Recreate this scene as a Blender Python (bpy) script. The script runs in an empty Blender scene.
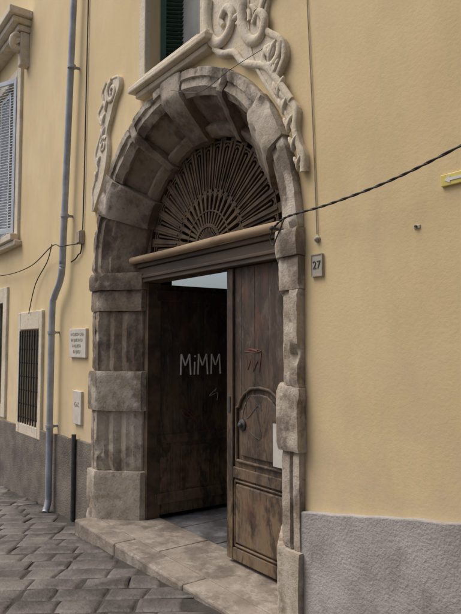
import bpy, bmesh, math, random
from mathutils import Vector, noise, Matrix
random.seed(7)
S=bpy.context.scene
X0=-0.18; ZS=2.30; KZ=0.965

# ---------------------------------------------------------------- materials
def nt(name):
    m=bpy.data.materials.new(name); m.use_nodes=True
    n=m.node_tree; b=n.nodes['Principled BSDF']
    return m,n,b
def mixc(n,fac,a,b,mode='MIX'):
    x=n.nodes.new('ShaderNodeMix'); x.data_type='RGBA'; x.blend_type=mode
    for k,v in ((0,fac),(6,a),(7,b)):
        if isinstance(v,(tuple,list)): x.inputs[k].default_value=(*v,1)
        elif isinstance(v,(int,float)): x.inputs[k].default_value=v
        else: n.links.new(v,x.inputs[k])
    return x.outputs[2]
def noi(n,scale,detail=4,rough=.6,sc=(1,1,1),dist=0.0,off=(0,0,0)):
    tc=n.nodes.new('ShaderNodeTexCoord'); mp=n.nodes.new('ShaderNodeMapping')
    mp.inputs['Scale'].default_value=sc; mp.inputs['Location'].default_value=off
    n.links.new(tc.outputs['Object'],mp.inputs[0])
    x=n.nodes.new('ShaderNodeTexNoise'); x.inputs['Scale'].default_value=scale
    x.inputs['Detail'].default_value=detail; x.inputs['Roughness'].default_value=rough
    x.inputs['Distortion'].default_value=dist
    n.links.new(mp.outputs[0],x.inputs['Vector']); return x.outputs[0]
def ramp(n,src,p):
    r=n.nodes.new('ShaderNodeValToRGB'); r.color_ramp.interpolation='LINEAR'
    e=r.color_ramp.elements
    e[0].position=p[0][0]; e[0].color=(*[p[0][1]]*3,1)
    e[1].position=p[1][0]; e[1].color=(*[p[1][1]]*3,1)
    n.links.new(src,r.inputs[0]); return r.outputs[0]
def zramp(n,z0,z1,ax=2):
    tc=n.nodes.new('ShaderNodeTexCoord'); s=n.nodes.new('ShaderNodeSeparateXYZ')
    n.links.new(tc.outputs['Object'],s.inputs[0])
    m=n.nodes.new('ShaderNodeMapRange'); m.inputs[1].default_value=z0; m.inputs[2].default_value=z1
    n.links.new(s.outputs[ax],m.inputs[0]); return m.outputs[0]
def math_(n,op,a,b):
    x=n.nodes.new('ShaderNodeMath'); x.operation=op; x.use_clamp=True
    for i,v in enumerate((a,b)):
        if isinstance(v,(int,float)): x.inputs[i].default_value=v
        else: n.links.new(v,x.inputs[i])
    return x.outputs[0]
def bump(n,b,h,strength,dist=.01):
    x=n.nodes.new('ShaderNodeBump'); x.inputs['Strength'].default_value=strength; x.inputs['Distance'].default_value=dist
    n.links.new(h,x.inputs['Height']); n.links.new(x.outputs[0],b.inputs['Normal'])
def simple(name,c1,c2,scale=6,rough=.85,bs=.4,bd=.004,bscale=60,sc=(1,1,1),metal=0,lo=.35,hi=.65,stain=None):
    m,n,b=nt(name)
    f=ramp(n,noi(n,scale,sc=sc),[(lo,0),(hi,1)])
    c=mixc(n,f,c1,c2)
    if stain:
        f2=ramp(n,noi(n,1.7,6,.7,off=(4,2,6)),[(.54,0),(.64,1)])
        c=mixc(n,math_(n,'MULTIPLY',f2,.6),c,stain)
    n.links.new(c,b.inputs['Base Color'])
    b.inputs['Roughness'].default_value=rough; b.inputs['Metallic'].default_value=metal
    if bs>0: bump(n,b,noi(n,bscale,2,sc=sc),bs,bd)
    return m

def plaster():
    m,n,b=nt('ochre_plaster')
    f=ramp(n,noi(n,.6,4,.6),[(.35,0),(.65,1)])
    c=mixc(n,f,(.66,.52,.29),(.75,.62,.375))
    f2=ramp(n,noi(n,1.8,6,.75,(1,1,.4)),[(.46,0),(.70,1)])
    c=mixc(n,math_(n,'MULTIPLY',f2,.5),c,(.52,.42,.265))
    z=zramp(n,1.9,.5)
    g=math_(n,'MULTIPLY',z,ramp(n,noi(n,2.2,4,.7,off=(3,0,1)),[(.4,0),(.62,1)]))
    c=mixc(n,math_(n,'MULTIPLY',g,.6),c,(.50,.42,.33))
    n.links.new(c,b.inputs['Base Color']); b.inputs['Roughness'].default_value=.9
    bump(n,b,noi(n,40,3,.8),.28,.006); return m
def stone(name,a,bb,dark,dk=.6,stain=(.5,.72),deep=0.0,pale=(.62,.58,.52),rnd=.2):
    m,n,b=nt(name)
    f=ramp(n,noi(n,3.0,3,.65),[(.38,0),(.62,1)])
    c=mixc(n,f,a,bb)
    f4=ramp(n,noi(n,7,5,.7,off=(2,5,1)),[(.50,0),(.60,1)])
    c=mixc(n,math_(n,'MULTIPLY',f4,.65),c,pale)
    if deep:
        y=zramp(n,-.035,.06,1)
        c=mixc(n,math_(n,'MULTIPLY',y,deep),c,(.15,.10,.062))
    f2=ramp(n,noi(n,3.4,7,.68,(1,1,.75),off=(1,7,3)),[(stain[0],0),(stain[1],1)])
    c=mixc(n,math_(n,'MULTIPLY',f2,dk),c,dark)
    f5=ramp(n,noi(n,38,3,.7),[(.58,0),(.68,1)])
    c=mixc(n,math_(n,'MULTIPLY',f5,.45),c,dark)
    if rnd:
        oi=n.nodes.new('ShaderNodeObjectInfo')
        r=math_(n,'MULTIPLY',oi.outputs['Random'],rnd)
        c=mixc(n,r,c,(.17,.135,.10))
    n.links.new(c,b.inputs['Base Color']); b.inputs['Roughness'].default_value=.88
    bump(n,b,noi(n,30,4,.75),.7,.010); return m
def wood():
    m,n,b=nt('old_door_wood')
    g=noi(n,7,4,.65,(1,1,.07),.3)
    c=mixc(n,ramp(n,g,[(.35,0),(.65,1)]),(.032,.021,.015),(.085,.058,.040))
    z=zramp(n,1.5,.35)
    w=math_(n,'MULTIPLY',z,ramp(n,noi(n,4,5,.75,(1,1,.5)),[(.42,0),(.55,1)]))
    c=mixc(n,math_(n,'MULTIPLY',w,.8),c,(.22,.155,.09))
    d=ramp(n,noi(n,9,6,.85,(1,1,.35),.5),[(.52,0),(.61,1)])
    c=mixc(n,math_(n,'MULTIPLY',d,.45),c,(.18,.15,.125))
    r=ramp(n,noi(n,3.2,5,.7,(1,1,.7),.2,(9,2,4)),[(.56,0),(.67,1)])
    c=mixc(n,math_(n,'MULTIPLY',r,.5),c,(.17,.075,.05))
    e=ramp(n,noi(n,6,5,.8,(1,1,.4),.5,(5,3,2)),[(.53,0),(.61,1)])
    c=mixc(n,math_(n,'MULTIPLY',e,.75),c,(.020,.015,.011))
    n.links.new(c,b.inputs['Base Color']); b.inputs['Roughness'].default_value=.65
    bump(n,b,noi(n,18,3,.75,(1,1,.06)),.8,.008); return m
M_PL=plaster()
M_PIER=stone('portal_limestone',(.40,.345,.275),(.53,.475,.395),(.12,.09,.064),.75,(.50,.60))
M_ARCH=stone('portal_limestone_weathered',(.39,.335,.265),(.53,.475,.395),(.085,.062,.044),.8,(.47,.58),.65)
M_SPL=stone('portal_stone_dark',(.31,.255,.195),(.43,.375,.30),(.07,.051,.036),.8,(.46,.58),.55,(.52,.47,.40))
M_STU=stone('cream_stucco',(.64,.565,.43),(.71,.645,.515),(.28,.22,.15),.40,(.53,.66),rnd=0)
M_SLAB=stone('threshold_stone',(.21,.18,.15),(.32,.28,.24),(.10,.084,.068),.6,(.49,.60),pale=(.42,.385,.34),rnd=.25)
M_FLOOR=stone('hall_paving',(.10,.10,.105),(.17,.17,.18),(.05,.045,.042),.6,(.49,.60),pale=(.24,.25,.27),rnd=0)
M_PLR=simple('grey_roughcast',(.31,.295,.285),(.44,.42,.41),2.2,.95,.7,.008,55,lo=.38,hi=.62,stain=(.20,.18,.165))
M_PLL=simple('dark_roughcast',(.13,.112,.095),(.21,.185,.155),4,.95,.9,.010,60,stain=(.08,.07,.06))
M_COB=simple('basalt_paving',(.055,.050,.048),(.16,.148,.138),2.2,.6,.8,.010,26,lo=.38,hi=.62)
M_DIRT=simple('street_grout',(.035,.032,.030),(.065,.06,.054),6,.95,.8,.008,50)
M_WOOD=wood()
M_LINT=simple('lintel_wood',(.045,.032,.022),(.13,.09,.058),6,.6,.5,.005,30,(.15,1,1))
M_ROLL=simple('weathered_timber',(.22,.15,.09),(.44,.33,.21),5,.75,.6,.005,30,(.12,1,1),stain=(.10,.07,.045))
M_FAN=simple('fanlight_wood',(.035,.022,.013),(.115,.075,.040),6,.8,.5,.004,40)
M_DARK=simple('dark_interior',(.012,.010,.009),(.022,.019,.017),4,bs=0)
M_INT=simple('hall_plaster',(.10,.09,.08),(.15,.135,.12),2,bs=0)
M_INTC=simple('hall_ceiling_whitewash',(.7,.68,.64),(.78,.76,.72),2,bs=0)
M_GREEN=simple('green_shutter_paint',(.022,.06,.04),(.04,.09,.06),8,.5,bs=0)
M_WHITE=simple('pale_shutter_paint',(.52,.58,.65),(.62,.68,.74),6,.55,bs=0)
M_GLASS=simple('window_glass',(.16,.18,.19),(.24,.26,.27),2,.12,0)
M_CURT=simple('grey_curtain_glass',(.30,.32,.31),(.42,.44,.42),3,.15,0)
M_IRON=simple('wrought_iron',(.03,.032,.035),(.06,.06,.062),20,.6)
M_PIPE=simple('zinc_pipe',(.28,.31,.36),(.42,.45,.50),6,.5,0,metal=.2,stain=(.22,.21,.20))
M_CABLE=simple('black_cable',(.012,.011,.011),(.03,.028,.026),30,.6,0)
M_WIRE=simple('pale_cable',(.30,.26,.20),(.38,.33,.26),30,.7,0)
M_MARB=simple('marble_plaque',(.55,.52,.46),(.66,.63,.57),12,.5,.2,.002)
M_PLATE=simple('number_plate',(.36,.34,.29),(.46,.43,.37),14,.6,.2,.002)
M_INK=simple('dark_lettering',(.05,.05,.055),(.10,.10,.10),20,bs=0)
M_YEL=simple('yellow_enamel',(.66,.55,.12),(.74,.64,.22),12,.4,0)
M_CHALK=simple('white_spray_paint',(.62,.62,.60),(.75,.75,.72),20,.8,0)
M_RED=simple('red_spray_paint',(.24,.09,.06),(.10,.04,.03),14,.8,0)
M_PAPER=simple('paper_notice',(.50,.49,.46),(.62,.61,.57),8,.8,0)
M_TILE=simple('terracotta_tiles',(.22,.10,.06),(.32,.16,.09),5)
M_OPP=simple('shade_house_plaster',(.50,.43,.34),(.58,.51,.41),1.5,.9,0)

# ---------------------------------------------------------------- helpers
def empty(name,parent=None):
    o=bpy.data.objects.new(name,None); S.collection.objects.link(o)
    if parent: o.parent=parent
    return o
def finish(bm,name,mat,parent=None,bevel=0,smooth=False,segs=2):
    bmesh.ops.recalc_face_normals(bm,faces=bm.faces)
    me=bpy.data.meshes.new(name); bm.to_mesh(me); bm.free()
    o=bpy.data.objects.new(name,me); S.collection.objects.link(o)
    me.materials.append(mat)
    if parent: o.parent=parent
    if bevel:
        b=o.modifiers.new('bevel','BEVEL'); b.width=bevel; b.segments=segs; b.limit_method='ANGLE'
    if smooth:
        for p in me.polygons: p.use_smooth=True
    return o
def addbox(bm,a,b,rot=None,jit=0):
    x0,y0,z0=a; x1,y1,z1=b
    v=[bm.verts.new((x,y,z)) for x in (x0,x1) for y in (y0,y1) for z in (z0,z1)]
    if rot:
        for q in v: q.co=rot@q.co
    for f in ((0,1,3,2),(4,6,7,5),(0,4,5,1),(2,3,7,6),(0,2,6,4),(1,5,7,3)):
        bm.faces.new([v[i] for i in f])
    return v
def box(name,a,b,mat,parent=None,bevel=.004):
    bm=bmesh.new(); addbox(bm,a,b); return finish(bm,name,mat,parent,bevel)
def boxes(name,L,mat,parent=None,bevel=.003):
    bm=bmesh.new()
    for a,b in L: addbox(bm,a,b)
    return finish(bm,name,mat,parent,bevel)
def tube(name,paths,rad,mat,parent=None,res=6,taper=None,smooth=True,flat=None):
    cu=bpy.data.curves.new(name,'CURVE'); cu.dimensions='3D'; cu.bevel_depth=rad; cu.bevel_resolution=res//2; cu.use_fill_caps=True
    cu.resolution_u=8
    for P in paths:
        s=cu.splines.new('POLY'); s.points.add(len(P)-1)
        for i,p in enumerate(P):
            s.points[i].co=(p[0],p[1],p[2],1)
            if taper: s.points[i].radius=taper(i/(len(P)-1))
    o=bpy.data.objects.new(name,cu); S.collection.objects.link(o)
    dg=bpy.context.evaluated_depsgraph_get()
    me=bpy.data.meshes.new_from_object(o.evaluated_get(dg))
    bpy.data.objects.remove(o)
    o=bpy.data.objects.new(name,me); S.collection.objects.link(o)
    me.materials.clear(); me.materials.append(mat)
    if flat:
        y0,k=flat
        for v in me.vertices: v.co.y=y0+(v.co.y-y0)*k
    if smooth:
        for p in me.polygons: p.use_smooth=True
    if parent: o.parent=parent
    return o
def cr(P,n=8):
    P=[Vector(p) for p in P]; Q=[P[0]]+P+[P[-1]]; out=[]
    for i in range(1,len(Q)-2):
        a,b,c,d=Q[i-1:i+3]
        for k in range(n):
            t=k/n
            out.append(.5*((2*b)+(c-a)*t+(2*a-5*b+4*c-d)*t*t+(3*b-a-3*c+d)*t**3))
    out.append(P[-1]); return out
def prism(name,poly,y0,y1,mat,parent=None,bevel=.01,segs=3):
    bm=bmesh.new()
    f=[bm.verts.new((x,y0,z)) for x,z in poly]; g=[bm.verts.new((x,y1,z)) for x,z in poly]
    bm.faces.new(f); bm.faces.new(g[::-1]); n=len(poly)
    for i in range(n): bm.faces.new((f[i],g[i],g[(i+1)%n],f[(i+1)%n]))
    return finish(bm,name,mat,parent,bevel,segs=segs)
def text(name,body,size,loc,rot,mat,parent=None,ext=.002,align='CENTER'):
    cu=bpy.data.curves.new(name,'FONT'); cu.body=body; cu.size=size; cu.extrude=ext; cu.align_x=align; cu.align_y='CENTER'
    o=bpy.data.objects.new(name,cu); S.collection.objects.link(o)
    dg=bpy.context.evaluated_depsgraph_get()
    me=bpy.data.meshes.new_from_object(o.evaluated_get(dg)); bpy.data.objects.remove(o)
    o=bpy.data.objects.new(name,me); S.collection.objects.link(o); me.materials.clear(); me.materials.append(mat)
    o.location=loc; o.rotation_euler=rot
    if parent: o.parent=parent
    return o

house=empty('yellow_townhouse')
# ---------------------------------------------------------------- wall with openings
def bool_wall():
    bm=bmesh.new(); addbox(bm,(-14,0,-1.2),(9,.5,9)); w=finish(bm,'facade_wall',M_PL,house)
    cut=[]
    def cb(a,b):
        bm=bmesh.new(); addbox(bm,a,b); cut.append(finish(bm,'c',M_PL))
    poly=[(X0-1.35,-.6),(X0-1.35,ZS)]+[(X0-1.35*math.cos(t*math.pi/32),ZS+1.35*KZ*math.sin(t*math.pi/32)) for t in range(1,32)]+[(X0+1.35,ZS),(X0+1.35,-.6)]
    cut.append(prism('c',poly,-.3,.8,M_PL,None,0))
    cb((-.62,-.2,3.93),(.24,.8,5.9))
    cb((-3.98,-.2,.63),(-3.27,.8,1.80))
    cb((-5.45,-.2,.75),(-4.80,.8,2.2))
    cb((-5.35,-.2,3.12),(-4.35,.8,5.3))
    for c in cut:
        m=w.modifiers.new('b','BOOLEAN'); m.object=c; m.operation='DIFFERENCE'; m.solver='EXACT'
    dg=bpy.context.evaluated_depsgraph_get(); me=bpy.data.meshes.new_from_object(w.evaluated_get(dg))
    w.modifiers.clear(); w.data=me
    for c in cut: bpy.data.objects.remove(c)
bool_wall()
box('roof_eaves',(-14.2,-.5,9.003),(9.2,.6,9.15),M_STU,house)
prism_r=bmesh.new()
v=[prism_r.verts.new(p) for p in ((-14.2,-.55,9.153),(9.2,-.55,9.153),(9.2,4,10.8),(-14.2,4,10.8),(9.2,8.5,9.153),(-14.2,8.5,9.153))]
prism_r.faces.new(v[:4]); prism_r.faces.new((v[3],v[2],v[4],v[5])); finish(prism_r,'roof',M_TILE,house)
def plinth(name,x0,x1,zt0,zt1,y,mat):
    bm=bmesh.new(); N_=int((x1-x0)/.06); 
    top=[(x0+(x1-x0)*i/N_, zt0+(zt1-zt0)*i/N_+noise.noise(Vector((i*.35,3,0)))*.012) for i in range(N_+1)]
    pts=[(x0,-1.3),(x1,-1.3)]+top[::-1]
    f=[bm.verts.new((x,y,z)) for x,z in pts]; g=[bm.verts.new((x,.05,z)) for x,z in pts]
    bm.faces.new(f); bm.faces.new(g[::-1]); k=len(pts)
    for i in range(k): bm.faces.new((f[i],g[i],g[(i+1)%k],f[(i+1)%k]))
    return finish(bm,name,mat,house,.008)
plinth('plinth_right',1.28,8.9,.655,1.95,-.035,M_PLR)
plinth('plinth_left',-13.9,-1.66,.35,.655,-.03,M_PLL)

# ---------------------------------------------------------------- portal
portal=empty('portal_surround',house)
def sub(P,d=.022):
    out=[]
    n=len(P)
    for i in range(n):
        a=Vector(P[i]); b=Vector(P[(i+1)%n]); k=max(1,int((b-a).length/d)) if i<n-1 else 1
        for j in range(k): out.append(tuple(a+(b-a)*j/k))
    return out
def sweep(name,prof,a,b,mode,mat,rough=.004,side=None):
    P=sub(prof)
    bm=bmesh.new(); rings=[]
    if mode=='jamb': n=max(2,int(abs(b-a)/.03))
    else: n=max(2,int(abs(b-a)/1.4))
    inset=.006
    for i in range(n+1):
        t=a+(b-a)*i/n; ring=[]
        sh=inset if i in(0,n) else 0
        for (r,y) in P:
            yy=y+sh
            if mode=='jamb': co=Vector((X0+side*r,yy,t))
            else:
                th=math.radians(t); co=Vector((X0-r*math.cos(th),yy,ZS+KZ*r*math.sin(th)))
            nv=noise.noise_vector(co*4)*rough+noise.noise_vector(co*22)*rough*.8
            # broken arrises: local chips pushed back into the stone
            ch=noise.noise(co*9+Vector((7,1,3)))
            if ch>.38 and y<.1: nv+=Vector((0,(ch-.38)*.09,0))
            if i in (0,n):
                ch=max(0,noise.noise(co*14+Vector((7,1,3))))
                nv+=Vector((0,ch*.02,0))
            ring.append(bm.verts.new(co+nv))
        rings.append(ring)
    m=len(P)
    for i in range(n):
        for j in range(m):
            bm.faces.new((rings[i][j],rings[i][(j+1)%m],rings[i+1][(j+1)%m],rings[i+1][j]))
    bm.faces.new(rings[0]); bm.faces.new(rings[-1][::-1])
    o=finish(bm,name,mat,portal,0,True)
    o.data.set_sharp_from_angle(angle=math.radians(32))
    return o
RO=1.48
def block(p):
    return [(RO+p*.35,.02),(RO+p*.35,-.045-p),(1.325-p*.2,-.045-p),(1.30-p*.3,-.03-p),(1.02-p,.25-p*.6),(1.02-p,.44),(1.20,.46),(1.40,.30)]
def shaft():
    return [(RO-.01,.02),(RO-.01,-.045),(1.42,-.045),(1.415,-.03),(1.40,-.03),(1.395,-.05),(1.33,-.05),
            (1.315,-.02),(1.285,.005),(1.265,.045),(1.215,.062),(1.19,.10),(1.175,.13),(1.125,.15),(1.10,.19),(1.075,.205),(1.05,.25),(1.035,.27),(1.035,.44),(1.20,.46),(1.40,.30)]
def panel():
    return [(RO,.02),(RO,-.055),(1.475,-.065),(1.41,-.065),(1.40,-.045),(1.34,-.045),(1.32,-.015),(1.285,.01),(1.30,.055),(1.275,.08),(1.14,.24),(1.10,.20),(1.075,.21),(1.03,.27),(1.03,.44),(1.20,.46),(1.40,.30)]
def plain():
    return [(RO,.02),(RO,-.05),(1.475,-.06),(1.41,-.06),(1.40,-.035),(1.33,-.03),(1.28,.03),(1.25,.035),(1.05,.245),(1.035,.27),(1.035,.44),(1.20,.46),(1.40,.30)]
g=.003
for sd,nm in ((-1,'left'),(1,'right')):
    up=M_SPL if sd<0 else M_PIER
    sweep(nm+'_pier_base',block(.03),-.25 if sd<0 else -.1,.43,'jamb',M_PIER,side=sd)
    sweep(nm+'_pier_shaft_low',shaft(),.43+g,.99,'jamb',M_PIER,side=sd)
    sweep(nm+'_pier_block_mid',block(.03),.99+g,1.36,'jamb',M_PIER,side=sd)
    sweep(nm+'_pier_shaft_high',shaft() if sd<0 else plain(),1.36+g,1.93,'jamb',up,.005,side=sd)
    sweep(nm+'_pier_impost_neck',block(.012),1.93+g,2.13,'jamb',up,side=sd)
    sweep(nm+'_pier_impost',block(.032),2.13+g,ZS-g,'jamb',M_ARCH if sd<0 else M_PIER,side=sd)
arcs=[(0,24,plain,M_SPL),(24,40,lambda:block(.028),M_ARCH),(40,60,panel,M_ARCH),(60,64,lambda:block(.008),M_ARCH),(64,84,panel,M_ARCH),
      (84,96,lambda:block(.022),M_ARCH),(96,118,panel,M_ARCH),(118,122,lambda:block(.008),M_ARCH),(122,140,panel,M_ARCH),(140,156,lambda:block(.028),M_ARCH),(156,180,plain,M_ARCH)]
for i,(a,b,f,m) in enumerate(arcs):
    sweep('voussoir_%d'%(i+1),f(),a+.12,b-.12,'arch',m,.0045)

xl,xr=X0-1.05,X0+1.05
bm=bmesh.new(); addbox(bm,(xl,.24,2.20),(xr,.42,2.335)); addbox(bm,(xl,.215,2.337),(xr,.42,2.375))
addbox(bm,(xl,.225,2.235),(xr,.239,2.262))
finish(bm,'door_lintel',M_LINT,portal,.006)
tube('lintel_roll_moulding',[cr([(xl-.05,.185,2.41),(X0-.4,.183,2.402),(X0+.4,.186,2.408),(xr+.05,.185,2.40)])],.034,M_ROLL,portal,8)
# ---------------------------------------------------------------- fanlight
fan=empty('fanlight',portal)
bm=bmesh.new(); C=Vector((X0,0,2.43)); YF=.31
def bar(p,q,w0,w1,y0,y1):
    d=(q-p).normalized(); s=Vector((d.z,0,-d.x))
    pts=[p+s*w0/2,q+s*w1/2,q-s*w1/2,p-s*w0/2]
    a=[bm.verts.new((c.x,y0,c.z)) for c in pts]; b=[bm.verts.new((c.x,y1,c.z)) for c in pts]
    bm.faces.new(a); bm.faces.new(b[::-1])
    for i in range(4): bm.faces.new((a[i],b[i],b[(i+1)%4],a[(i+1)%4]))
def rad(th,r): return C+Vector((-r*math.cos(th),0,r*math.sin(th)*.93))
N=19; RI=.17; RM=.46; RX=.90
for i in range(N+1):
    th=math.pi*i/N
    bar(rad(th,.05),rad(th,RM),.008,.034,YF,YF+.03)
    bar(rad(th,RM),rad(th,RX+.08),.050,.080,YF+.001,YF+.029)
    bar(rad(th,RM+.03),rad(th,RX),.012,.016,YF-.010,YF+.0005)
    if i<N:
        tm=th+math.pi/N/2; th2=th+math.pi/N
        bar(rad(tm,RM+.02),rad(tm,RX-.06),.010,.018,YF+.004,YF+.026)
        for (s,e) in ((th,tm),(th2,tm)):
            prev=rad(s,RM-.07)
            for k in range(1,6):
                u=k/5; c=rad(s+(e-s)*u,RM-.07+.07*math.sin(u*math.pi/2))
                bar(prev,c,.015,.015,YF+.003,YF+.027); prev=c
            prev=rad(s,RX-.10)
            for k in range(1,6):
                u=k/5; c=rad(s+(e-s)*u,RX-.10+.07*math.sin(u*math.pi/2))
                bar(prev,c,.015,.015,YF+.005,YF+.025); prev=c
def ring(r,w,y0,y1,steps=40):
    for k in range(steps):
        a=math.pi*k/steps; b=math.pi*(k+1)/steps
        p=rad(a,r); q=rad(b,r); e=(q-p)*.04; bar(p-e,q+e,w,w,y0,y1)
ring(RI,.03,YF-.006,YF+.034,20); ring(.985,.075,YF-.01,YF+.04,50); ring(RX-.01,.014,YF-.002,YF+.032,44); ring(.30,.012,YF-.003,YF+.033,26)
ring(.05,.10,YF+.006,YF+.024,14)
finish(bm,'fan_tracery',M_FAN,fan,.002,segs=1)
box('fan_bottom_rail',(xl,.305,2.40),(xr,.355,2.455),M_FAN,fan)
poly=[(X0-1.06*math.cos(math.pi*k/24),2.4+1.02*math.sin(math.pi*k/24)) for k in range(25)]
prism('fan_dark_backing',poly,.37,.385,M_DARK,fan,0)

# ---------------------------------------------------------------- doors
def leaf(name,w,h,parent,plainleaf=False):
    e=empty(name,parent)
    nb=5 if not plainleaf else 6
    bm=bmesh.new()
    for i in range(nb):
        addbox(bm,(i*w/nb+.0012,0+random.uniform(0,.003),0),((i+1)*w/nb-.0012,.035,h))
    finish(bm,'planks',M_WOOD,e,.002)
    if plainleaf:
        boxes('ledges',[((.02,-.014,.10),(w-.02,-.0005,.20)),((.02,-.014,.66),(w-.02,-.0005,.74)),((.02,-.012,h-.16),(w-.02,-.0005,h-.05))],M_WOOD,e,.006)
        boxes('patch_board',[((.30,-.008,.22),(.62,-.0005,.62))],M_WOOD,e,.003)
        return e
    addL=[((0,-.02,0),(.075,-.0,h)),((w-.09,-.02,0),(w,-.0005,h)),((.0755,-.018,0),(w-.091,-.0005,.09)),((.0755,-.018,.60),(w-.091,-.0005,.68))]
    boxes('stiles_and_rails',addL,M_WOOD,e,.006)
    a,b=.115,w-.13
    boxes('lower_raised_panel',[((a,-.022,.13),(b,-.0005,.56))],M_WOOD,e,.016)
    zt=1.28; zb=.73
    c=(a+b)/2; hw=(b-a)/2
    top=[(a,zt-.16),(a+.03,zt-.15),(a+.05,zt-.10),(a+.10,zt-.05),(a+.17,zt-.012),(c,zt),(b-.17,zt-.012),(b-.10,zt-.05),(b-.05,zt-.10),(b-.03,zt-.15),(b,zt-.16)]
    pl=[(a,zb)]+top+[(b,zb)]
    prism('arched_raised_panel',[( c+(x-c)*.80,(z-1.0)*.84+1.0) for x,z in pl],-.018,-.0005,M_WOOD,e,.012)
    loop=[(x,-.010,z) for x,z in pl]+[(pl[0][0],-.010,pl[0][1])]
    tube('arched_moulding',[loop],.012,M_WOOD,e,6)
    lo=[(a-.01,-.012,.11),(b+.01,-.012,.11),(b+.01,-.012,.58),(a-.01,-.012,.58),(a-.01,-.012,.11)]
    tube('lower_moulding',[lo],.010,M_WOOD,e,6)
    return e
R=leaf('right_door_leaf',.80,2.175,portal); R.location=(X0+.30,.31,.02)
L=leaf('left_door_leaf',1.12,2.168,portal,True); L.location=(X0-.97,.36,.02); L.rotation_euler=(0,0,math.radians(88))
bm=bmesh.new(); bmesh.ops.create_uvsphere(bm,u_segments=16,v_segments=10,radius=.020,matrix=Matrix.Translation((.20,-.042,1.00)))
bmesh.ops.create_cone(bm,cap_ends=True,segments=20,radius1=.045,radius2=.038,depth=.014,matrix=Matrix.Translation((.20,-.026,1.00))@Matrix.Rotation(math.pi/2,4,'X'))
finish(bm,'door_knob',M_IRON,R,0,True)
box('key_plate',(.02,-.026,1.08),(.05,-.0205,1.20),M_IRON,R,.002)
box('paper_notice',(X0+.865,.272,.78),(X0+.975,.2745,1.07),M_PAPER,portal,0)
def strokes(name,L_,rad,mat,x0,z0,sx,sz,parent,y=-.002):
    tube(name,[[(x0+p[0]*sx,y,z0+p[1]*sz) for p in st] for st in L_],rad,mat,parent,4)
Mst=lambda o:[[(o,0),(o+.04,1.0)],[(o+.04,1.0),(o+.30,.45)],[(o+.30,.45),(o+.58,1.0)],[(o+.58,1.0),(o+.66,0)]]
LT=Mst(0)+[[(.90,0),(.93,.62)],[(.93,.86),(.96,.93)]]+Mst(1.15)+Mst(2.05)
strokes('spray_lettering',LT,.0095,M_CHALK,.29,1.30,.17,.20,L)
def scrawl(seed,n=9):
    r=random.Random(seed); return cr([(r.uniform(0,1),r.uniform(0,1),0) for _ in range(n)],7)
strokes('red_scrawl',[scrawl(3,6),[(p.x*1.6,p.y*.3-.9) for p in scrawl(4,5)]],.004,M_RED,.30,.85,.25,.16,L,-.003)
strokes('white_scrawl',[scrawl(5,6)],.004,M_PLATE,.62,1.02,.10,.14,L,-.001)
strokes('red_scrawl',[[(0,1,0),(.1,.2,0),(.3,.9,0),(.38,.1,0),(.6,.7,0)],[(p.x*1.1-.1,p.y*.35+1.1) for p in scrawl(21,6)],[(.8,1.2,0),(.7,.1,0)]],.003,M_RED,.22,1.38,.22,.13,R,-.001)
strokes('dark_scrawl',[[(p.x*1.2,p.y*2.2) for p in scrawl(12,9)]],.0025,M_INK,.20,.86,.26,.2,R,-.019)
boxes('door_jamb_frame',[((xl-.02,.29,0),(xl+.085,.43,2.195)),((xr-.085,.355,0),(xr+.02,.43,2.195))],M_LINT,portal)

# ---------------------------------------------------------------- entrance hall behind the door
hall=empty('entrance_hall',house)
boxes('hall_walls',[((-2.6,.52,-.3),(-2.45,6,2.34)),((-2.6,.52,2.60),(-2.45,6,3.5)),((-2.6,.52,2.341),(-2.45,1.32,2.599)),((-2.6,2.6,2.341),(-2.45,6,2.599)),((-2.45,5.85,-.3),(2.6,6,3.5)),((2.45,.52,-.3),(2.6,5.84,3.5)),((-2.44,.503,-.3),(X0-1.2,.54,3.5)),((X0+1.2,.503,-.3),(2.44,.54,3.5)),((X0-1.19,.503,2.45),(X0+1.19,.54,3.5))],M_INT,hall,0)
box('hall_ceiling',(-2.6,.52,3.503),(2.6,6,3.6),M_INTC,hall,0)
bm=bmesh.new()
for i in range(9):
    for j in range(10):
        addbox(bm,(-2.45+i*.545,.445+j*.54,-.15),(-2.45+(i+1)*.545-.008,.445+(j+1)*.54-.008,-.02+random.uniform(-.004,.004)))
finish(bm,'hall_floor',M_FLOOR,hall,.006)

stp=empty('threshold_step',house)
for i,(a,b) in enumerate(((-1.56,-.72),(-.716,.33),(.334,1.33))):
    box('kerb_stone_%d'%(i+1),(a,-.235,-.4),(b,-.03,random.uniform(-.003,.004)),M_SLAB,stp,.014)
for i,(a,b) in enumerate(((-1.56,-.35),(-.346,1.33))):
    box('tread_slab_%d'%(i+1),(a,-.026,-.4),(b,.44,-.004+random.uniform(-.003,.002)),M_SLAB,stp,.008)

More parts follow.
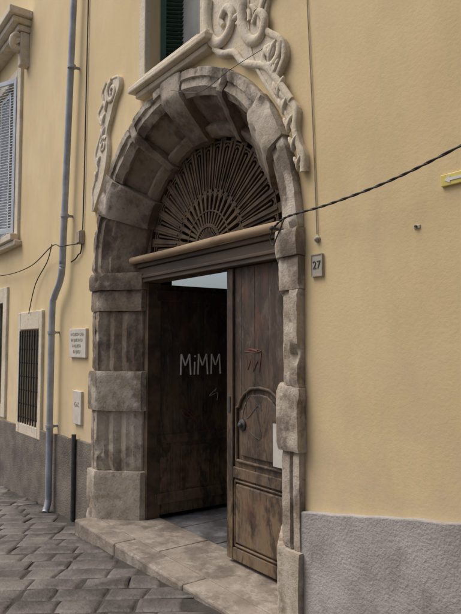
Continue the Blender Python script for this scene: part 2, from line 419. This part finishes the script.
# ---------------------------------------------------------------- baroque stucco relief
rel=empty('stucco_relief',house)
FL=(-.03,.55)
def ear(side):
    outer=[(1.27,4.16),(1.36,4.08),(1.33,3.98),(1.44,3.90),(1.40,3.80),(1.33,3.74),(1.42,3.62),(1.50,3.50),(1.48,3.40),(1.44,3.33),(1.52,3.22),(1.57,3.12),(1.55,3.02),(1.56,2.94)]
    inner=[(1.50,2.94),(1.43,3.02),(1.33,3.14),(1.24,3.30),(1.19,3.5),(1.21,3.65),(1.12,3.80),(1.05,3.92),(.95,4.02),(.97,4.12),(1.1,4.15)]
    if side>0:
        outer=[(1.23,4.2),(1.30,4.02),(1.25,3.90),(1.16,3.82),(1.13,3.70),(1.22,3.60),(1.34,3.50),(1.37,3.38),(1.30,3.28),(1.29,3.20),(1.38,3.12),(1.47,3.02),(1.46,2.90),(1.49,2.80),(1.53,2.72),(1.53,2.62)]
        inner=[(1.47,2.66),(1.43,2.85),(1.34,3.02),(1.22,3.18),(1.10,3.35),(1.02,3.5),(.98,3.7),(.98,3.9),(1.0,4.1),(1.1,4.22)]
    o=[p for p in cr([(x,0,z) for x,z in outer],5)]; i=[p for p in cr([(x,0,z) for x,z in inner],5)]
    poly=[(X0+side*p.x,p.z) for p in o+i]
    prism('ear_plate',poly,-.035,.02,M_STU,rel,.012)
    tube('ear_outer_rib',[[(X0+side*p.x-side*.02,-.04,p.z) for p in o]],.022,M_STU,rel,8,flat=FL)
    tube('ear_inner_rib',[[(X0+side*p.x+side*.02,-.04,p.z) for p in i]],.014,M_STU,rel,8,flat=FL)
    bm=bmesh.new()
    n=6 if side<0 else 7
    for kk in range(n):
        z=(3.92 if side<0 else 3.45)-kk*.13; 
        x=(1.25+.03*math.sin(kk*1.7)+kk*.035) if side<0 else (1.22+kk*.042)
        sc=.035-.003*kk
        for lob in (-1,0,1):
            bmesh.ops.create_uvsphere(bm,u_segments=12,v_segments=8,radius=1,matrix=Matrix.Translation((X0+side*(x+lob*sc*.7),-.036,z+abs(lob)*.02))@Matrix.Rotation(lob*.5*side,4,'Y')@Matrix.Diagonal((sc*.6,.022,.06-.003*kk,1)))
    finish(bm,'husk_drop',M_STU,rel,0,True)
ear(-1); ear(1)
def spiral(cx,cz,r0,turns,a0,sgn,n=60,rmin=.15,y=-.05):
    out=[]
    for k in range(n+1):
        t=k/n; r=r0*(1-t*(1-rmin)); a=a0+sgn*t*turns*2*math.pi
        out.append((cx+r*math.cos(a),y,cz+r*math.sin(a)))
    return out
tp=lambda t:1.2-.65*t
tube('ear_volute',[spiral(X0-1.12,4.02,.11,1.4,math.pi/2,1)],.024,M_STU,rel,8,tp,flat=FL)
tube('ear_volute_small',[spiral(X0-1.30,3.55,.08,1.2,math.pi*.2,1)],.018,M_STU,rel,8,tp,flat=FL)
tube('ear_volute_right',[spiral(X0+1.22,3.45,.10,1.3,math.pi*.1,-1)],.024,M_STU,rel,8,tp,flat=FL)
pl=cr([(.36,0,3.90),(.40,0,3.72),(.50,0,3.64),(.62,0,3.60),(.72,0,3.50),(.85,0,3.42),(.95,0,3.36),(1.0,0,3.5),(.98,0,3.7),(1.02,0,3.9),(1.0,0,4.3),(.9,0,4.7),(.36,0,4.7)],5)
prism('cartouche_plate',[(p.x,p.z) for p in pl],-.028,.02,M_STU,rel,.012)
def scroll(name,P,r,tp=lambda t:1.3-.75*t):
    Q=cr([(a,0,b) for a,b in P],10)
    tube(name,[[(p.x,-.045,p.z) for p in Q]],r,M_STU,rel,8,tp,flat=(-.03,.7))
scroll('c_scroll_lower',[(.34,4.12),(.33,3.98),(.37,3.84),(.48,3.75),(.60,3.78),(.64,3.89),(.57,3.97),(.50,3.92),(.53,3.86)],.040)
scroll('c_scroll_upper',[(.62,4.5),(.60,4.3),(.66,4.12),(.80,4.03),(.93,4.08),(.95,4.2),(.86,4.25),(.82,4.17)],.045)
scroll('s_scroll_right',[(.70,4.04),(.76,3.92),(.76,3.76),(.84,3.62),(.95,3.60),(.99,3.70),(.93,3.77),(.87,3.72)],.040)
scroll('border_rib',[(.42,3.74),(.52,3.66),(.66,3.61),(.76,3.50),(.88,3.44),(1.0,3.38),(1.12,3.24),(1.24,3.08)],.024,lambda t:1)
for i in range(5):
    a=math.radians(200+i*28); 
    scroll('shell_flute_%d'%i,[(.80+.06*math.cos(a),3.90+.06*math.sin(a)),(.80+.10*math.cos(a+.1),3.90+.10*math.sin(a+.1)),(.80+.15*math.cos(a),3.90+.15*math.sin(a))],.020,lambda t:.6+.6*t)

# ---------------------------------------------------------------- upper window
uw=empty('upper_window',house)
def frame(x0,x1,z0,z1,w,y,mat,parent,name='frame'):
    boxes(name,[((x0-w,y,z0-w),(x0,.01,z1+w)),((x1,y,z0-w),(x1+w,.01,z1+w)),((x0+.001,y+.003,z1),(x1-.001,.01,z1+w))],mat,parent,.01)
frame(-.62,.24,3.93,5.9,.11,-.05,M_STU,uw,'stucco_surround')
boxes('sill_moulding',[((-.80,-.12,3.80),(.42,.012,3.855)),((-.77,-.09,3.856),(.39,.012,3.89)),((-.75,-.07,3.75),(.37,.012,3.799)),((-.615,-.06,3.891),(.235,.3,3.93))],M_STU,uw,.012)
def shutter(name,w,h,mat,parent,loc,ang):
    e=empty(name,parent); bm=bmesh.new()
    for a,b in (((0,0,0),(.05,.035,h)),((w-.05,0,0),(w,.035,h)),((.05,.002,0),(w-.05,.033,.06)),((.05,.002,h-.06),(w-.05,.033,h))): addbox(bm,a,b)
    n=int((h-.12)/.038)
    for i in range(n):
        z=.07+i*.038
        r=Matrix.Translation((0,.017,z))@Matrix.Rotation(math.radians(-38),4,'X')
        addbox(bm,(.05,-.018,-.003),(w-.05,.018,.003),r)
    finish(bm,'louvres',mat,e,.0015,segs=1)
    e.location=loc; e.rotation_euler=(0,0,ang); return e
shutter('left_shutter',.26,1.9,M_GREEN,uw,(-.61,.10,3.94),math.radians(62))
shutter('right_shutter',.42,1.9,M_GREEN,uw,(.235,.04,3.94),math.radians(128))
box('glass',(-.62,.28,3.935),(.24,.29,5.9),M_CURT,uw,0)
boxes('casement',[((-.21,.25,3.94),(-.15,.278,5.9)),((.17,.25,3.94),(.235,.278,5.9)),((-.61,.25,3.94),(-.55,.278,5.9))],M_GREEN,uw)

# ---------------------------------------------------------------- left windows
lw=empty('barred_window',house)
boxes('stucco_surround',[((-4.08,-.035,.50),(-3.985,.01,2.03)),((-3.265,-.035,.50),(-3.16,.01,2.03)),((-3.98,-.033,1.805),(-3.27,.01,2.03)),((-3.98,-.033,.50),(-3.27,.01,.625))],M_STU,lw,.01)
bm=bmesh.new()
for i in range(8):
    x=-3.95+i*.093; addbox(bm,(x-.008,-.05,.64),(x+.008,-.034,1.79))
for i in range(7): addbox(bm,(-3.97,-.033,.70+i*.17),(-3.275,-.018,.715+i*.17))
finish(bm,'iron_grille',M_IRON,lw,0)
box('dark_glass',(-3.98,.2,.63),(-3.27,.21,1.8),M_CURT,lw,0)
lw2=empty('side_window',house)
boxes('stucco_surround',[((-5.6,-.035,.62),(-5.455,.01,2.42)),((-4.795,-.035,.62),(-4.62,.01,2.42)),((-5.45,-.033,2.2),(-4.8,.01,2.42)),((-5.45,-.033,.62),(-4.8,.01,.745))],M_STU,lw2,.01)
bm=bmesh.new()
for i in range(8):
    x=-5.42+i*.083; addbox(bm,(x-.008,-.05,.76),(x+.008,-.034,2.19))
finish(bm,'iron_grille',M_IRON,lw2,0)
box('dark_glass',(-5.45,.2,.75),(-4.8,.21,2.2),M_GLASS,lw2,0)
lw3=empty('shuttered_window',house)
boxes('stucco_surround',[((-5.5,-.04,3.0),(-5.36,.01,5.42)),((-4.345,-.04,3.0),(-4.2,.01,5.42)),((-5.355,-.038,5.305),(-4.35,.01,5.42)),((-5.6,-.10,2.93),(-4.1,.01,2.998)),((-5.55,-.14,3.0),(-4.15,-.041,3.09))],M_STU,lw3,.012)
shutter('left_shutter',.5,2.15,M_WHITE,lw3,(-5.35,.02,3.13),0)
shutter('right_shutter',.5,2.15,M_WHITE,lw3,(-4.36,-.02,3.13),math.radians(205))
box('glass',(-5.35,.3,3.13),(-4.36,.31,5.3),M_GLASS,lw3,0)
boxes('window_hood',[((-5.7,-.30,5.92),(-3.85,.01,6.02)),((-5.66,-.24,5.84),(-3.9,.01,5.918)),((-5.62,-.16,5.76),(-3.94,.01,5.838))],M_STU,lw3,.014)
for x in (-4.02,-5.5):
    pts=spiral(0,0,.12,1.3,math.pi/2,1,40)
    tube('bracket_scroll',[[(x,-.13+(p[0])*.8,5.6+p[2]) for p in pts]],.045,M_STU,lw3,8)
    box('bracket',(x-.06,-.12,5.3),(x+.06,.01,5.759),M_STU,lw3,.02)

# ---------------------------------------------------------------- pipes and cables
dp=empty('downpipe')
P=cr([(-2.02,-.09,7.5),(-2.19,-.09,5.2),(-2.36,-.09,2.75),(-2.38,-.09,2.45),(-2.44,-.09,2.30),(-2.60,-.09,2.14),(-2.66,-.09,2.0),(-2.67,-.09,1.2),(-2.67,-.09,.1),(-2.67,-.09,-.08),(-2.65,-.12,-.17),(-2.63,-.14,-.195)],8)
tube('pipe',[P],.036,M_PIPE,dp,12)
for (x,z) in ((-2.205,4.6),(-2.33,3.0),(-2.668,1.75),(-2.67,.72)):
    bm=bmesh.new(); bmesh.ops.create_cone(bm,cap_ends=True,segments=20,radius1=.045,radius2=.045,depth=.035,matrix=Matrix.Translation((x,-.09,z)))
    addbox(bm,(x-.01,-.06,z-.012),(x+.01,.005,z+.012)); finish(bm,'pipe_clip',M_PIPE,dp,0)
tube('wall_cable',[cr([(-1.93,-.015,7),(-1.98,-.015,4.2),(-2.02,-.015,2.75),(-2.12,-.02,2.55),(-2.3,-.02,2.5)])],.007,M_CABLE,None,4)
jb=empty('junction_box'); box('case',(-2.09,-.05,2.66),(-1.99,.003,2.80),M_WIRE,jb,.01); box('lid',(-2.08,-.058,2.67),(-2.0,-.051,2.79),M_WIRE,jb,.003)
tube('sagging_cable',[cr([(-7.5,-.06,2.85),(-5.0,-.06,2.60),(-3.6,-.06,2.58),(-2.6,-.13,2.70),(-2.3,-.14,2.66),(-2.05,-.05,2.66)]),cr([(-3.6,-.05,2.0),(-3.4,-.04,2.35),(-3.0,-.04,2.58),(-2.6,-.13,2.72)])],.006,M_CABLE,None,4)
tube('drain_pipe_stub',[[(-2.07,-.05,.70),(-2.07,-.05,-.16)]],.024,M_IRON,None,8)
base=cr([(1.14,-.11,2.30),(1.26,-.10,2.355),(1.6,-.10,2.365),(2.0,-.10,2.40),(2.4,-.10,2.47),(3.2,-.10,2.64),(5.5,-.10,3.0)],20)
tw=[]
for ph in (0,math.pi):
    tw.append([(p.x,p.y+.003*math.cos(ph+i*.8),p.z+.003*math.sin(ph+i*.8)) for i,p in enumerate(base)])
tube('street_cable',tw,.0048,M_CABLE,None,6)
ins=empty('cable_anchor'); bm=bmesh.new()
bmesh.ops.create_cone(bm,cap_ends=True,segments=12,radius1=.010,radius2=.008,depth=.10,matrix=Matrix.Translation((1.16,-.09,2.30))@Matrix.Rotation(math.pi/2,4,'X'))
bmesh.ops.create_uvsphere(bm,u_segments=12,v_segments=8,radius=.016,matrix=Matrix.Translation((1.16,-.13,2.30)))
finish(bm,'hook',M_IRON,ins,0)
tube('anchor_tail',[cr([(1.16,-.12,2.30),(1.12,-.11,2.25),(1.15,-.11,2.20),(1.19,-.12,2.24),(1.24,-.10,2.35)])],.004,M_CABLE,ins,4)
tube('thin_wall_wire',[cr([(1.30,-.008,5.2),(1.345,-.008,3.8),(1.385,-.008,3.0),(1.415,-.008,2.24)],20)],.0035,M_WIRE,None,4)
bm=bmesh.new(); bmesh.ops.create_uvsphere(bm,u_segments=14,v_segments=10,radius=.014,matrix=Matrix.Translation((1.417,-.015,2.21)))
bmesh.ops.create_cone(bm,cap_ends=True,segments=14,radius1=.019,radius2=.019,depth=.012,matrix=Matrix.Translation((1.417,-.004,2.21))@Matrix.Rotation(math.pi/2,4,'X'))
finish(bm,'doorbell_button',M_PLATE,None,0,True)
tube('hanging_wire',[cr([(-.1,-.09,3.60),(.35,-.12,3.42),(.7,-.11,3.45),(.98,-.05,3.50)])],.0022,M_CABLE,None,4)

# ---------------------------------------------------------------- signs
hn=empty('house_number_plate'); ox=.057; oz=-.02
box('plate',(1.315+ox,-.014,2.015+oz),(1.405+ox,.004,2.145+oz),M_PLATE,hn,.003)
boxes('rim',[((1.315+ox,-.018,2.139+oz),(1.405+ox,-.0145,2.145+oz)),((1.315+ox,-.018,2.015+oz),(1.405+ox,-.0145,2.021+oz)),((1.315+ox,-.0175,2.0215+oz),(1.321+ox,-.0145,2.1385+oz)),((1.399+ox,-.0175,2.0215+oz),(1.405+ox,-.0145,2.1385+oz))],M_WIRE,hn,0)
text('digits','27',.065,(1.36+ox,-.0165,2.08+oz),(math.pi/2,0,0),M_INK,hn,.001)
pq=empty('marble_plaque'); box('slab',(-2.30,-.03,1.48),(-1.86,.003,1.78),M_MARB,pq,.006)
for i in range(4): text('line_%d'%i,'IN QUESTA CASA'[:14-i*2],.045,(-2.08,-.0315,1.72-i*.06),(math.pi/2,0,0),M_WIRE,pq,.001)
pq2=empty('small_plaque'); box('slab',(-2.17,-.028,.80),(-1.96,.003,1.14),M_MARB,pq2,.006)
text('lettering','GAS',.07,(-2.065,-.0295,1.0),(math.pi/2,0,0),M_WIRE,pq2,.001)
ys=empty('arrow_sign'); box('panel',(2.235,-.014,2.335),(2.50,.004,2.39),M_YEL,ys,.003)
prism('arrow',[(2.255,2.3625),(2.285,2.380),(2.285,2.369),(2.355,2.369),(2.355,2.356),(2.285,2.356),(2.285,2.345)],-.0165,-.0145,M_CHALK,ys,0)
wb=empty('wall_hook'); box('back',(2.075,-.006,2.165),(2.11,.003,2.183),M_PLATE,wb,.002); box('pin',(2.085,-.018,2.170),(2.096,-.0065,2.180),M_IRON,wb,.002)
bm=bmesh.new(); bmesh.ops.create_icosphere(bm,subdivisions=4,radius=1,matrix=Matrix.Translation((1.25,-.12,-.01))@Matrix.Diagonal((.13,.08,.06,1)))
for v in bm.verts: v.co+=noise.noise_vector(v.co*9)*.012
finish(bm,'guard_stone',M_PIER,None,0,True)

# ---------------------------------------------------------------- ground
def gz(x): return -.055+.05*max(-14,min(9,x))
bm=bmesh.new(); xs=[-300,-40,-14,9,40,300]
rows=[[bm.verts.new((x,y,gz(x)-.012)) for x in xs] for y in (-300,-30,.3)]
for j in range(2):
    for i in range(5): bm.faces.new((rows[j][i],rows[j][i+1],rows[j+1][i+1],rows[j+1][i]))
finish(bm,'ground',M_DIRT)
bm=bmesh.new(); ang=math.radians(52); ca,sa=math.cos(ang),math.sin(ang)
b_=.21
for i in range(-75,75):
    u_=random.random()*.3-14
    while u_<14:
        ln=random.uniform(.20,.40); u0=u_+ln/2; u_+=ln; v0=i*b_
        cx=u0*ca-v0*sa; cy=u0*sa+v0*ca
        if cx<-13.5 or cx>8.5 or cy>-.06 or cy<-4.5: continue
        if -1.66<cx<1.42 and cy>-.24: continue
        hh=random.uniform(-.004,.004); tilt=(random.uniform(-.012,.012),random.uniform(-.012,.012))
        w=ln/2-random.uniform(.002,.008); d=b_/2-random.uniform(.001,.008)
        cu_=[-w,-w+.010,-w+.03,-w*.3,w*.3,w-.03,w-.010,w]; cv_=[-d,-d+.010,-d+.03,0,d-.03,d-.010,d]
        grid=[]
        for q,lv in enumerate(cv_):
            rw=[]
            for p,lu in enumerate(cu_):
                ed=min(p,len(cu_)-1-p,q,len(cv_)-1-q)
                drop=(.014,.004,.0)[min(ed,2)]
                X=cx+lu*ca-lv*sa; Y=cy+lu*sa+lv*ca
                wob=noise.noise_vector(Vector((X*5,Y*5,1)))*.022
                X+=wob.x; Y+=wob.y
                Z=gz(X)+hh+tilt[0]*lu*3+tilt[1]*lv*3-drop+noise.noise(Vector((X*5,Y*5,0)))*.008
                ymax=-.239 if -1.6<X<1.36 else -.034
                rw.append(bm.verts.new((X,min(Y,ymax),Z)))
            grid.append(rw)
        for q in range(len(cv_)-1):
            for p in range(len(cu_)-1): bm.faces.new((grid[q][p],grid[q][p+1],grid[q+1][p+1],grid[q+1][p]))
finish(bm,'street_paving',M_COB,None,0,True)

# ---------------------------------------------------------------- unseen house added behind the viewpoint to shade the right-hand wall
op=empty('added_shade_house')
box('walls',(1.6,-9.5,-1.5),(12,-5.0,8.0),M_OPP,op,0)
box('cornice',(1.5,-9.6,8.003),(12.1,-4.7,8.2),M_STU,op,0)
for x in (2.6,5.2,7.8,10.2):
    for z in (1.6,4.8):
        boxes('window_frame',[((x-.1,-4.998,z-.1),(x,-4.93,z+1.6)),((x+.9,-4.998,z-.1),(x+1.0,-4.93,z+1.6)),((x+.001,-4.998,z+1.5),(x+.899,-4.935,z+1.6)),((x-.15,-4.998,z-.17),(x+1.05,-4.88,z-.102))],M_STU,op)
        box('window_shutter',(x+.002,-4.996,z-.1),(x+.898,-4.96,z+1.498),M_GREEN,op)

# ---------------------------------------------------------------- light, world, camera
el=math.radians(60); az=math.radians(225)
d=Vector((math.cos(el)*math.cos(az),math.cos(el)*math.sin(az),math.sin(el)))
sun=bpy.data.lights.new('sun','SUN'); sun.energy=1.5; sun.angle=math.radians(45); sun.color=(1,.93,.82)
so=bpy.data.objects.new('sun',sun); S.collection.objects.link(so); so.rotation_euler=d.to_track_quat('Z','Y').to_euler()
w=bpy.data.worlds.new('World'); S.world=w; w.use_nodes=True; n=w.node_tree
sky=n.nodes.new('ShaderNodeTexSky'); sky.sky_type='NISHITA'; sky.sun_disc=False; sky.sun_elevation=el; sky.sun_rotation=math.pi/2-az
sky.air_density=1.0; sky.dust_density=6.0
n.links.new(sky.outputs[0],n.nodes['Background'].inputs[0]); n.nodes['Background'].inputs[1].default_value=.15
cam=bpy.data.cameras.new('camera'); co=bpy.data.objects.new('camera',cam); S.collection.objects.link(co); S.camera=co
cam.sensor_fit='VERTICAL'; cam.sensor_height=36; cam.lens=36*600/614; cam.clip_end=2000; cam.clip_start=.05
co.location=(3.87,-2.42,1.6)
f=Vector((-.807,.591,0)).normalized()*math.cos(math.radians(3.72))+Vector((0,0,math.sin(math.radians(3.72))))
co.rotation_euler=f.to_track_quat('-Z','Y').to_euler()
S.view_settings.view_transform='Standard'; S.view_settings.look='None'; S.view_settings.exposure=0
